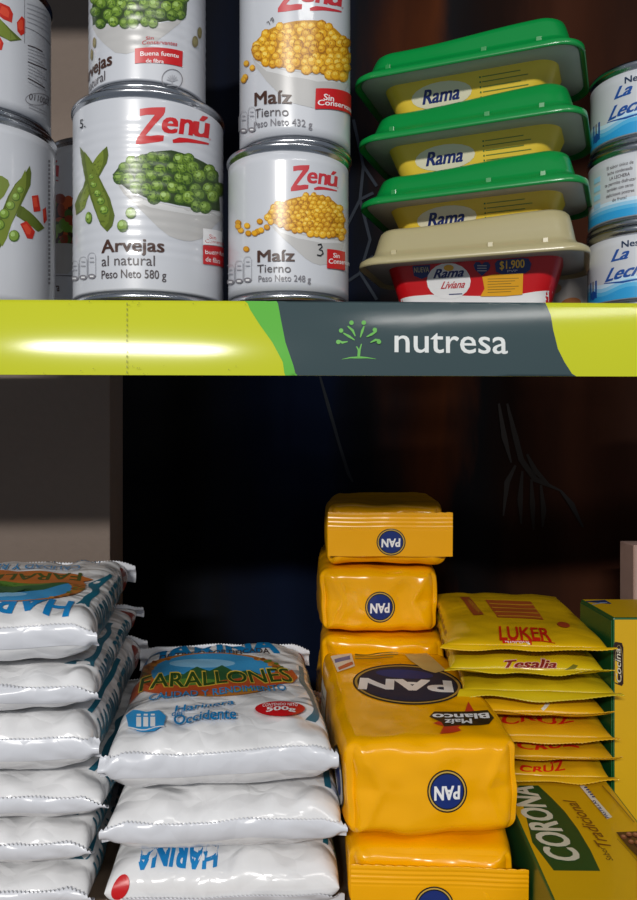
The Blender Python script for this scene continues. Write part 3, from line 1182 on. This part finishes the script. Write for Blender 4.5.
# right stack: three bags
gr = 'flour bags in the right stack'
wr_ = .0582
Rs = [(.0543, .0352, 333, .4050, 6.0, 'white flour bag on top of the right stack, full landscape print facing up'),
      (.0228, .0313, 342, .4020, 3.2, 'white flour bag in the middle of the right stack'),
      (-.0100, .0326, 340, .4040, 2.8, 'white flour bag at the bottom of the right stack, red oval at its corner')]
for k, (z, h, px, Y0, rd, lb) in enumerate(Rs):
    rot = math.radians(rd)
    wr_ = (.0585, .0605, .0605)[k]
    t, mb, loc = make_flour(at(px, 0, .403).x, Y0, z - .0008, rot, wr_, bl, h - .0006, 21 + k, lb, gr, flap=((.36, .36), (.34, .36), (.16, .30))[k])
    side_print(mb, loc, rot, wr_, bl, h)
    ink = Ink(Proj(mb, loc, rot, 'top', h - .001))
    if k == 0:
        ink.crop(80, 620, 2.275)
        ink.text('HARINA', (140, 88), (452, 76), (150, 54), FBLUE, .06)
        ink.text('DE TRIGO FORTIFICADA', (180, 95), (432, 78), (183, 83), DGREY, .02, arc=.25)
        landscape(ink, 303, 126, 168, 50)
        ink.poly([(104, 150), (128, 133), (140, 140), (220, 152), (305, 146), (400, 128), (470, 120), (482, 116), (496, 134), (484, 146), (440, 152), (300, 172), (200, 176), (140, 164), (112, 172), (122, 158)], M('#C4582A', .4))
        ink.text('FARALLONES', (134, 168), (486, 146), (140, 136), M('#E8C84A', .4), .06)
        ink.text('FARALLONES', (135, 167), (485, 145), (141, 137), M('#33501E', .4), .02)
        ink.text('CALIDAD Y RENDIMIENTO', (156, 188), (470, 164), (158, 176), FBLUE2, .02)
        ink.poly([(104, 222), (120, 210), (150, 214), (180, 210), (196, 224), (190, 246), (170, 258), (130, 258), (110, 248)], FBLUE2)
        for x in (128, 144, 160):
            ink.rect(x, 226, x + 11, 248, WHITE)
            ink.rect(x + 1, 219, x + 10, 223, WHITE, 1)
        ink.stroke([(108, 250), (150, 256), (192, 248)], 2.5, WHITE)
        ink.text('Harinera', (216, 214), (350, 197), (219, 201), FBLUE, .02)
        ink.text('del', (208, 226), (232, 223), (210, 214), FBLUE, .02)
        ink.text('Occidente', (212, 243), (355, 232), (216, 222), FBLUE, .03)
        ink.ell(455, 209, 57, 17, RED, n=28)
        ink.text('CONTENIDO NETO', (415, 205), (495, 204), (416, 198), WHITE, .01)
        ink.text('500g', (424, 217), (490, 216), (425, 207), WHITE, .04)
    elif k == 2:
        ink = Ink(Proj(mb, loc, rot, 'front', -bl + .006)).flat()
        ink.text('HARINA', (-.004, h * .955), (-.046, h * .95), (-.004, h * .80), FBLUE, .07)
        ink.ell(-.0525, h * .57, .0040, .0062, RED, -.5)
    if k != 1:
        ink.lay(mb)
    mb.build('bag_body', t)


# ------------------------------------------------------------------ cornmeal bricks
FILM_Y = foil('#F6AE00', .2, 34, .5, .005)
FLAP_Y = foil('#F6AE00', .24, 34, .4, .004)
GOLD = M('#C9A54A', .35)
PANBLUE = M('#182F74', .3)


def brick(a, b, h, seed, m, r=.0085, wr=.0013, tuck=True):
    bm = bmesh.new()
    bmesh.ops.create_cube(bm, size=2)
    bmesh.ops.subdivide_edges(bm, edges=bm.edges[:], cuts=44, use_grid_fill=True)
    off = Vector((seed * 3.7, seed * 9.1, seed))
    dims = Vector((a, b, h / 2))
    for v in bm.verts:
        s = v.co.copy()
        p = Vector([s[i] * dims[i] for i in range(3)])
        q = Vector([max(-dims[i] + r, min(dims[i] - r, p[i])) for i in range(3)])
        d = p - q
        if d.length > 1e-9:
            n = d.normalized()
            p = q + n * r
        else:
            n = Vector((0, 0, 0))
        u = p * 1.0
        f = noise.noise(Vector((p.x * 26, p.y * 22, p.z * 34)) + off)
        g = noise.noise(Vector((p.x * 70, p.y * 60, p.z * 80)) + off)
        e = abs(s.y) ** 5
        am = wr * (1 + 1.6 * e)
        u += n * (f * am + g * am * .4 - am * .7)
        # the long sides bow out slightly, the two ends draw in where the film is tucked
        u.x *= 1 + .035 * (1 - s.z ** 2) * (1 - s.y ** 2) - .05 * e
        u.y *= 1 + .02 * (1 - s.z ** 2) * (1 - s.x ** 2)
        if tuck and abs(s.y) > .98:
            k = max(0, abs(s.x) - (.62 + .3 * abs(s.z)))
            u.y -= math.copysign(1, s.y) * k * .012
            line = math.exp(-((abs(s.x) - (.60 + .25 * abs(s.z))) / .05) ** 2)
            u.y += math.copysign(1, s.y) * line * .0010
        u.z = max(-h / 2, min(h / 2, u.z)) + h / 2
        v.co = u
    mb = MB()
    bm.verts.index_update()
    mb.add([v.co.copy() for v in bm.verts], [tuple(v.index for v in f.verts) for f in bm.faces], m)
    bm.free()
    return mb


def ribbed_flap(a0, a1, yf, z0, z1, m, ribs=5, seed=0):
    mb = MB()
    rows = []
    n = 48
    zs = [z0 + (z1 - z0) * k / 40 for k in range(41)]
    for sd in (0, 1):
        rr = []
        for z in zs:
            f = (z - z0) / (z1 - z0)
            rib =   .00032 * math.sin(f * ribs * 2 * PI) * (1 if .62 < f < .96 else 0)
            row = []
            for i in range(n + 1):
                x = a0 + (a1 - a0) * i / n
                w = .0012 * noise.noise(Vector((x * 30, seed, f)))
                tooth = .0006 * abs(((i * 16 / n) % 1) * 2 - 1) if f == 1 else 0
                row.append((x, yf - rib - w + (0 if sd == 0 else .0006) - .0012 * f, z - tooth + .0012 * noise.noise(Vector((x * 22, seed + 4, 0)))))
            rr.append(row)
        rows += rr if sd == 0 else rr[::-1]
    rows.append(rows[0])
    mb.grid(rows, m)
    return mb


def badge(ink, x, y, rx, ry):
    ink.ell(x, y, rx, ry, INKBLACK, n=32)
    ink.ell(x, y, rx * .93, ry * .93, GOLD, n=32)
    ink.ell(x, y, rx * .86, ry * .86, INKBLACK, n=32)
    ink.ell(x, y, rx * .80, ry * .80, PANBLUE, n=32)
    ink.text('PAN', (x + rx * .62, y - ry * .26), (x - rx * .62, y - ry * .22), (x + rx * .60, y + ry * .34), WHITE, .06)


PA, PB, PH = .0485, .094, .0515
gp = 'yellow cornmeal bags'


def cornmeal(pl, pr_, Y0, z0, h, rd, seed, label, a=PA, badge_px=None, flap=None):
    fb = None
    rot = math.radians(rd)
    c = at((pl + pr_) / 2, 0, Y0)
    loc = Vector((c.x - math.sin(rot) * PB, Y0 + PB * math.cos(rot), z0))
    t = thing('cornmeal_bag', label, 'cornmeal bag', loc, rot, gp)
    mb = brick(a, PB, h, seed, FILM_Y)
    if flap:                          # the badge is printed on the folded seal
        fb = ribbed_flap(-a + .004, a + flap[2], -PB - .0012, flap[0] * h, flap[1] * h, FLAP_Y, 11, seed)
    if badge_px:
        ink = Ink(Proj(fb or mb, loc, rot, 'front', -PB))
        badge(ink, *badge_px)
        ink.lay(fb or mb)
    if fb:
        fb.build('seal_flap', t)
    return t, mb, loc, rot, h


# rear column, from the shelf up
t, mb, *_ = cornmeal(318, 442, .600, -.0100, .0490, 0, 1, 'yellow cornmeal bag at the bottom of the rear column, nearly hidden by the front bags')
mb.build('bag_body', t)
t, mb, *_ = cornmeal(316, 448, .597, .0392, .0505, -3, 2, 'yellow cornmeal bag, third down in the rear column, just behind the big front bag', a=.0495)
mb.build('bag_body', t)
t, mb, *_ = cornmeal(318, 440, .602, .0900, .0520, -1, 3, 'yellow cornmeal bag with a smooth badged end, second from the top of the rear column', badge_px=(380, 607, 15, 15.5))
mb.build('bag_body', t)
t, mb, *_ = cornmeal(324, 447, .605, .1423, .0500, -3, 5, 'yellow cornmeal bag topmost of the rear column, with its ribbed seal in front', badge_px=(391, 542, 14.5, 13.5), flap=(.17, .86, .003))
mb.build('bag_body', t)
# front column
t, mb, *_ = cornmeal(350, 514, .400, -.0100, .0385, -3, 6, 'yellow cornmeal bag at the bottom of the front column, its ribbed seal in front', badge_px=(434, 906, 20, 20), flap=(.10, .80, .003), a=.0455)
mb.build('bag_body', t)
t, mb, loc, rot, h = cornmeal(345, 525, .405, .0290, .0535, 3.5, 8, 'big yellow cornmeal bag on the front column showing its large oval badge', a=.0485, badge_px=(447, 791, 20, 21.5))
ink = Ink(Proj(mb, loc, rot, 'top', h - .001)).crop(300, 620, 2.77)
INKB2, GOLD2 = M('#0C0C12', .7), M('#B8923C', .7)
ink.ell(298, 180, 152, 56, INKB2, .06, n=48)
ink.ell(298, 180, 147, 52, GOLD2, .06, n=48)
ink.ell(298, 180, 140, 49, INKB2, .06, n=48)
ink.ell(298, 180, 135, 46, M('#101936', .7), .06, n=48)
ink.ell(290, 152, 80, 12, M('#16296A', .7), .06, n=30)
ink.text('PAN', (414, 172), (172, 164), (420, 202), WHITE, .07)
ink.poly([(85, 104), (142, 90), (152, 130), (104, 147)], M('#E5DFD0', .4))
ink.poly([(95, 112), (138, 101), (140, 112), (98, 122)], M('#2E5FA8', .4))
ink.poly([(105, 134), (145, 118), (148, 126), (108, 142)], M('#B6402A', .4))
for k in range(4):
    ink.stroke([(152, 88 + k * 7), (272 - 14 * (k % 2), 84 + k * 7)], 2.2, M('#7C7A2A', .4), 1)
ink.poly([(290, 98), (350, 88), (404, 142), (375, 150), (340, 140), (310, 118)], M('#CDB572', .4))
ink.poly([(432, 258), (455, 262), (466, 230), (482, 256), (496, 262), (470, 285), (436, 302), (448, 310), (388, 320), (398, 298), (368, 290), (400, 280)], M('#C8301E', .4))
ink.poly([(358, 272), (372, 258), (440, 258), (520, 254), (538, 276), (524, 292), (470, 296), (400, 300), (392, 288)], INKBLACK)
ink.text('Blanco', (520, 262), (368, 265), (524, 276), WHITE, .05)
ink.text('Maíz', (474, 279), (402, 281), (476, 292), WHITE, .05)
ink.lay(mb)
ink = Ink(Proj(mb, loc, rot, 'left', -.0485)).flat()
ink.rect(.02, .008, .06, .044, M('#D8D2C4', .4))
ink.ell(-.066, .024, .014, .017, INKBLACK)
ink.ell(-.066, .024, .012, .015, M('#C9C6C0', .4))
for k in range(5):
    ink.rect(.026, .012 + k * .006, .054, .0135 + k * .006, GREY, 1)
ink.ell(-.066, .024, .008, .010, PANBLUE)
ink.lay(mb)
mb.build('bag_body', t)


# ------------------------------------------------------------------ chocolate and coffee pouches
gc = 'flat yellow pouches in the pouch stack'


def make_pouch(X, Y0, z0, rot, a, b, h, seed, hexc, label, lip=.008, bend=.004, name='chocolate_pouch'):
    loc = Vector((X - math.sin(rot) * b, Y0 + b * math.cos(rot), z0))
    t = thing(name, label, 'pouch', loc, rot, gc)
    film = foil(hexc, .24, 40, .6, .004)
    mb = pillow(a, b, h, seed, film, 40, 48, .52, .0012, 5, endfold=.0010)
    lp = MB()
    off = Vector((seed * 2.3, 5, 1))
    rows = []
    for sd in (0, 1):
        rr = []
        for j in range(9):
            f = j / 8
            row = []
            for i in range(81):
                s = -1 + i / 40
                x = s * (a + .0015 + .003 * f * abs(s) ** 4)
                tooth = .0007 * (((i * .5) % 1) * 2 - 1) if j == 8 else 0
                nv = noise.noise(Vector((x * 35, f * .6, 0)) + off)
                y = -b + .0006 - lip * f + tooth
                z = h * .5 + .0030 * nv * f - bend * f * f + .0030 * f * max(0, s - .55) / .45
                row.append((x, y, z + (0 if sd == 0 else -.0004)))
            rr.append(row)
        rows += rr if sd == 0 else rr[::-1]
    rows.append(rows[0])
    lp.grid(rows, film)
    lp.build('seal_lip', t)
    return t, mb, loc


zK = .0285
PY = ['#D8AC0C', '#CBB012', '#C4AA14', '#D9A50E', '#CF9C10', '#CC9A10', '#D0A212']
# (front y bottom, y top, left px, right px, rot)
pz = [.1065, .0903, .0798, .0650, .0515, .0400, .0285]
ph = [.0120, .0160, .0103, .0146, .0133, .0113, .0113]
pl_ = [(448, 606, .480, -6), (452, 604, .4785, -5), (464, 612, .479, -5.5), (466, 604, .478, -4), (470, 610, .477, -5), (472, 612, .476, -4.5), (470, 608, .477, -5)]
plab = ['yellow pouch with red block print on top of the pouch stack', 'greenish yellow pouch with maroon lettering, second from the top of the pouch stack',
        'greenish yellow pouch without lettering, third from the top of the pouch stack', 'yellow pouch with a silver mark on its seal, in the middle of the pouch stack',
        'yellow pouch with red lettering, third from the bottom of the pouch stack', 'yellow pouch with red lettering, second from the bottom of the pouch stack',
        'yellow pouch with red lettering at the bottom of the pouch stack, lying on the carton']
LRED, MAROON = M('#C4240F', .35), M('#7E1F1A', .35)
for k in range(7):
    L0, R0, Y0, rd = pl_[k]
    a = (R0 - L0) / 2 / F * Y0
    rot = math.radians(rd)
    t, mb, loc = make_pouch(at((L0 + R0) / 2, 0, Y0).x, Y0, pz[k], rot, a, .083, ph[k] - .0002, 40 + k, PY[k], plab[k], (.0035, .004, .006, .005, .0035, .0045, .005)[k], (.002, .001, .003, -.001, .002, -.001, .002)[k])
    ink = Ink(Proj(mb, loc, rot, 'top', ph[k] - .001))
    if k == 0:
        ink.crop(430, 580, 3.077)
        ink.poly([(170, 62), (310, 68), (350, 124), (208, 116)], M('#A8501C', .4))
        for j in range(4):
            ink.stroke([(182 + j * 9, 73 + j * 13), (318 + j * 8, 78 + j * 13)], 2.0, M('#D2A020', .4), 1)
        ink.poly([(92, 54), (120, 54), (166, 108), (134, 110)], M('#98481C', .4))
        ink.text('TRADICIONAL', (112, 62), (150, 104), (120, 60), M('#C99A20', .4), .0)
        ink.ell(411, 140, 20, 8, M('#A8401C', .4), .2)
        ink.text('LUKER', (215, 188), (374, 192), (212, 146), LRED, .03, space=.95)
        ink.poly([(222, 189), (312, 190), (314, 204), (224, 203)], LRED)
        ink.text('TRADICIONAL', (230, 201), (308, 202), (230, 192), WHITE, .01)
        ink.stroke([(312, 192), (350, 192), (386, 199)], [2, 3, 1.5], LRED)
        ink.lay(mb)
    elif k == 1:
        ink = Ink(Proj(mb, loc, rot, 'front', -.081))
        ink.crop(430, 580, 3.077)
        ink.text('Tesalia', (224, 270), (386, 270), (230, 247), M('#D8A8A0', .4), .10, .15)
        ink.text('Tesalia', (225, 269), (386, 269), (231, 248), MAROON, .05, .15)
        ink.poly([(412, 276), (440, 258), (455, 262), (446, 272)], M('#6E6A1C', .4))
        ink.lay(mb)
    elif k == 3:
        ink = Ink(Proj(mb, loc, rot, 'front', -.081))
        ink.crop(430, 670, 3.077)
        ink.stroke([(358, 84), (364, 98), (345, 122)], [8, 12, 10], M('#D6D2C4', .3))
        ink.lay(mb)
    elif k >= 4:
        ink = Ink(Proj(mb, loc, rot, 'front', -.081))
        ink.crop(430, 670, 3.077)
        q = {4: ((220, 164), (440, 158), (220, 138)), 5: ((268, 240), (456, 238), (270, 214)), 6: ((276, 310), (414, 306), (276, 286))}[k]
        ink.text('CRUZ', *q, M('#CF2314', .35), .05)
        ink.lay(mb)
    # printed side edge of the pouch
    sd = Ink(Proj(mb, loc, rot, 'left', -a + .001)).flat()
    for j in range(7):
        sd.rect(-.06 + j * .017, ph[k] * .35, -.06 + j * .017 + .011, ph[k] * .62, M('#93621A', .4), 1)
    sd.lay(mb)
    mb.build('pouch_body', t)

# ------------------------------------------------------------------ chocolate cartons
CY, CG = M('#D3A60C', .38, 0, .04, 60, .03, coat=.15), M('#12542A', .38, 0, .04, 60, .04, coat=.15)
# lying carton
kl, kr, kf, kb = .1085, .1750, .330, .565
kc = Vector(((kl + kr) / 2 + .002, (kf + kb) / 2, -.010))
krot = math.radians(-2.5)
ka, kbh, kh = (kr - kl) / 2, (kb - kf) / 2, zK + .010
t = thing('chocolate_carton', 'yellow and green chocolate carton lying flat under the pouch stack', 'carton', kc, krot, 'chocolate cartons')
cb = MB()
cb.box((-ka, -kbh, 0), (ka, kbh, kh - .0003), CG, .0012)
ink = Ink(Proj(cb, kc, krot, 'top', kh - .0003, 1.2e-4, 2e-5, .05))
ink.T = None
ink.rect(-ka + .0012, -kbh + .0012, ka - .0012, kbh - .0012, CY)
ink.crop(500, 760, 4.65)
ink.poly([(60, 262), (86, 120), (178, 120), (240, 178), (300, 240), (360, 320), (420, 420), (466, 518), (250, 516), (150, 385)], M('#15481F', .38))
ink.text('CORONA', (385, 472), (150, 125), (232, 466), M('#CFCDB8', .38), .05)
ink.text('Sabor', (528, 472), (484, 408), (500, 474), BROWN, 0, .2)
ink.text('Tradicional', (520, 410), (345, 190), (460, 412), M('#7A4A16', .4), .015, .3)
ink.poly([(370, 126), (392, 124), (522, 272), (498, 282)], M('#D9D5C8', .4))
ink.text('PASTILLAS', (510, 277), (440, 194), (494, 278), NAVY, .02)
for k_ in range(5):
    ink.rect(392 + k_ * 9, 132 + k_ * 11, 406 + k_ * 9, 138 + k_ * 11, NAVY, 1)
ink.stroke([(475, 128), (540, 200), (625, 300)], [4, 5, 4], M('#8A641A', .4))
ink.poly([(540, 346), (640, 342), (700, 420), (700, 520), (640, 462), (590, 410)], M('#3F1E14', .4))
for x, y in ((575, 368), (610, 392), (630, 360), (650, 430), (600, 360), (640, 400), (668, 470)):
    ink.ell(x, y, 15, 10, M('#7A4030', .4), .3, n=12)
    ink.ell(x, y - 3, 9, 5, M('#A8705A', .4), .3, n=10)
ink.stroke([(545, 385), (600, 445), (680, 540)], 2.5, M('#8A641A', .4))
ink.lay(cb)
cb.build('carton_body', t)
fl = MB()
fl.box((-ka + .001, -kbh - .0007, .0015), (ka - .001, -kbh - .0001, kh - .002), CY, .0002)
fl.build('end_flap', t)

# standing carton at the right edge
lx = .1835
lf, lbk = .486, .546
lz0, lz1 = -.010, .1285
lw = .16
lc = Vector((lx + lw / 2, (lf + lbk) / 2, lz0))
t = thing('chocolate_carton', 'yellow and green chocolate carton standing upright at the right edge', 'carton', lc, 0, 'chocolate cartons')
cb = MB()
hL = lz1 - lz0
cb.box((-lw / 2, -(lbk - lf) / 2, 0), (lw / 2, (lbk - lf) / 2, hL), CG, .0012)
fr = Ink(Proj(cb, lc, 0, 'front', -(lbk - lf) / 2, 1.2e-4, 2e-5, .05)).flat()
fr.rect(-lw / 2 + .001, .0012, lw / 2 - .0012, hL - .0012, CY)
fr.crop(560, 530, 3.333)
fr.poly([(178, 384), (184, 372), (206, 376), (211, 392), (211, 512), (206, 520), (184, 512), (178, 500)], M('#2A140E', .4))
fr.text('Cocina', (204, 506), (200, 395), (186, 506), M('#C8BFA8', .4), .02, .25)
fr.ring(195, 445, 13, 62, 1.5, M('#9A8A5A', .4))
fr.lay(cb)
tp = Ink(Proj(cb, lc, 0, 'top', hL, 1.2e-4, 2e-5, .05)).flat()
tp.rect(-lw / 2 + .001, -(lbk - lf) / 2 + .001, lw / 2 - .001, (lbk - lf) / 2 - .001, CY)
tp.crop(560, 530, 3.333)
tp.poly([(86, 238), (150, 234), (172, 246), (118, 264)], M('#1B2F5E', .4))
tp.stroke([(108, 250), (135, 244), (158, 243)], [2, 3, 2], M('#8F9BBA', .4))
tp.lay(cb)
ld = Ink(Proj(cb, lc, 0, 'left', -lw / 2, 1.2e-4, 2e-5, .05)).flat()
ld.stroke([(-.010, hL - .002), (-.012, hL - .012)], .0012, M('#C8D2C0', .4))
ld.lay(cb)
cb.build('carton_body', t)
fl = MB()
fl.box((-lw / 2 - .0007, -(lbk - lf) / 2 + .001, .002), (-lw / 2 - .0001, (lbk - lf) / 2 - .001, hL - .002), CG, .0002)
fl.build('end_flap', t)

# plain carton behind it
p = at(622, 0, .685)
cb = MB()
hh = at(0, 545, .66).z + .010
cb.box((0, 0, 0), (.12, .03, hh), M('#B9978A', .7, 0, .15, 80, .06), .001)
cb.box((.001, -.0006, hh * .5), (.119, 0, hh - .001), M('#BFA093', .7, 0, .15, 80, .06), .0002)
o = cb.build('cardboard_box', None, (p.x, .66, -.010))
tag(o, 'plain pinkish cardboard box standing behind the upright chocolate carton', 'box')

# ------------------------------------------------------------------ light and camera
def area_light(name, loc, size, energy, target=(0, .45, .2), col=(1, .97, .93), sy=.12):
    ld_ = bpy.data.lights.new(name, 'AREA')
    ld_.shape = 'RECTANGLE'
    ld_.size, ld_.size_y = size, sy
    ld_.energy = energy
    ld_.color = col
    o = bpy.data.objects.new(name, ld_)
    COL.objects.link(o)
    o.location = loc
    d = Vector(target) - Vector(loc)
    o.rotation_euler = d.to_track_quat('-Z', 'Y').to_euler()
    return o


area_light('tube_or_fill_light', (-.62, -2.3, 1.36), .75, 60, sy=.12)  # ceiling tube, the main light
area_light('tube_or_fill_light', (.9, -1.6, 1.75), 1.2, 12)  # added weak fill lamp from the right, stands for no real tube
wd = bpy.data.worlds.new('shop_ambience')
S.world = wd
wd.use_nodes = True
bg = wd.node_tree.nodes['Background']
bg.inputs['Color'].default_value = (.75, .85, 1, 1)
bg.inputs['Strength'].default_value = .22

cam = bpy.data.cameras.new('camera')
co = bpy.data.objects.new('camera', cam)
COL.objects.link(co)
co.location = EYE
co.rotation_euler = (PI / 2, 0, 0)
cam.sensor_fit = 'VERTICAL'
cam.sensor_height = 24
cam.lens = F / 900 * 24
cam.clip_start = .01
S.camera = co
S.view_settings.view_transform = 'Standard'
S.view_settings.look = 'None'
S.view_settings.gamma = 1
S.view_settings.exposure = 0
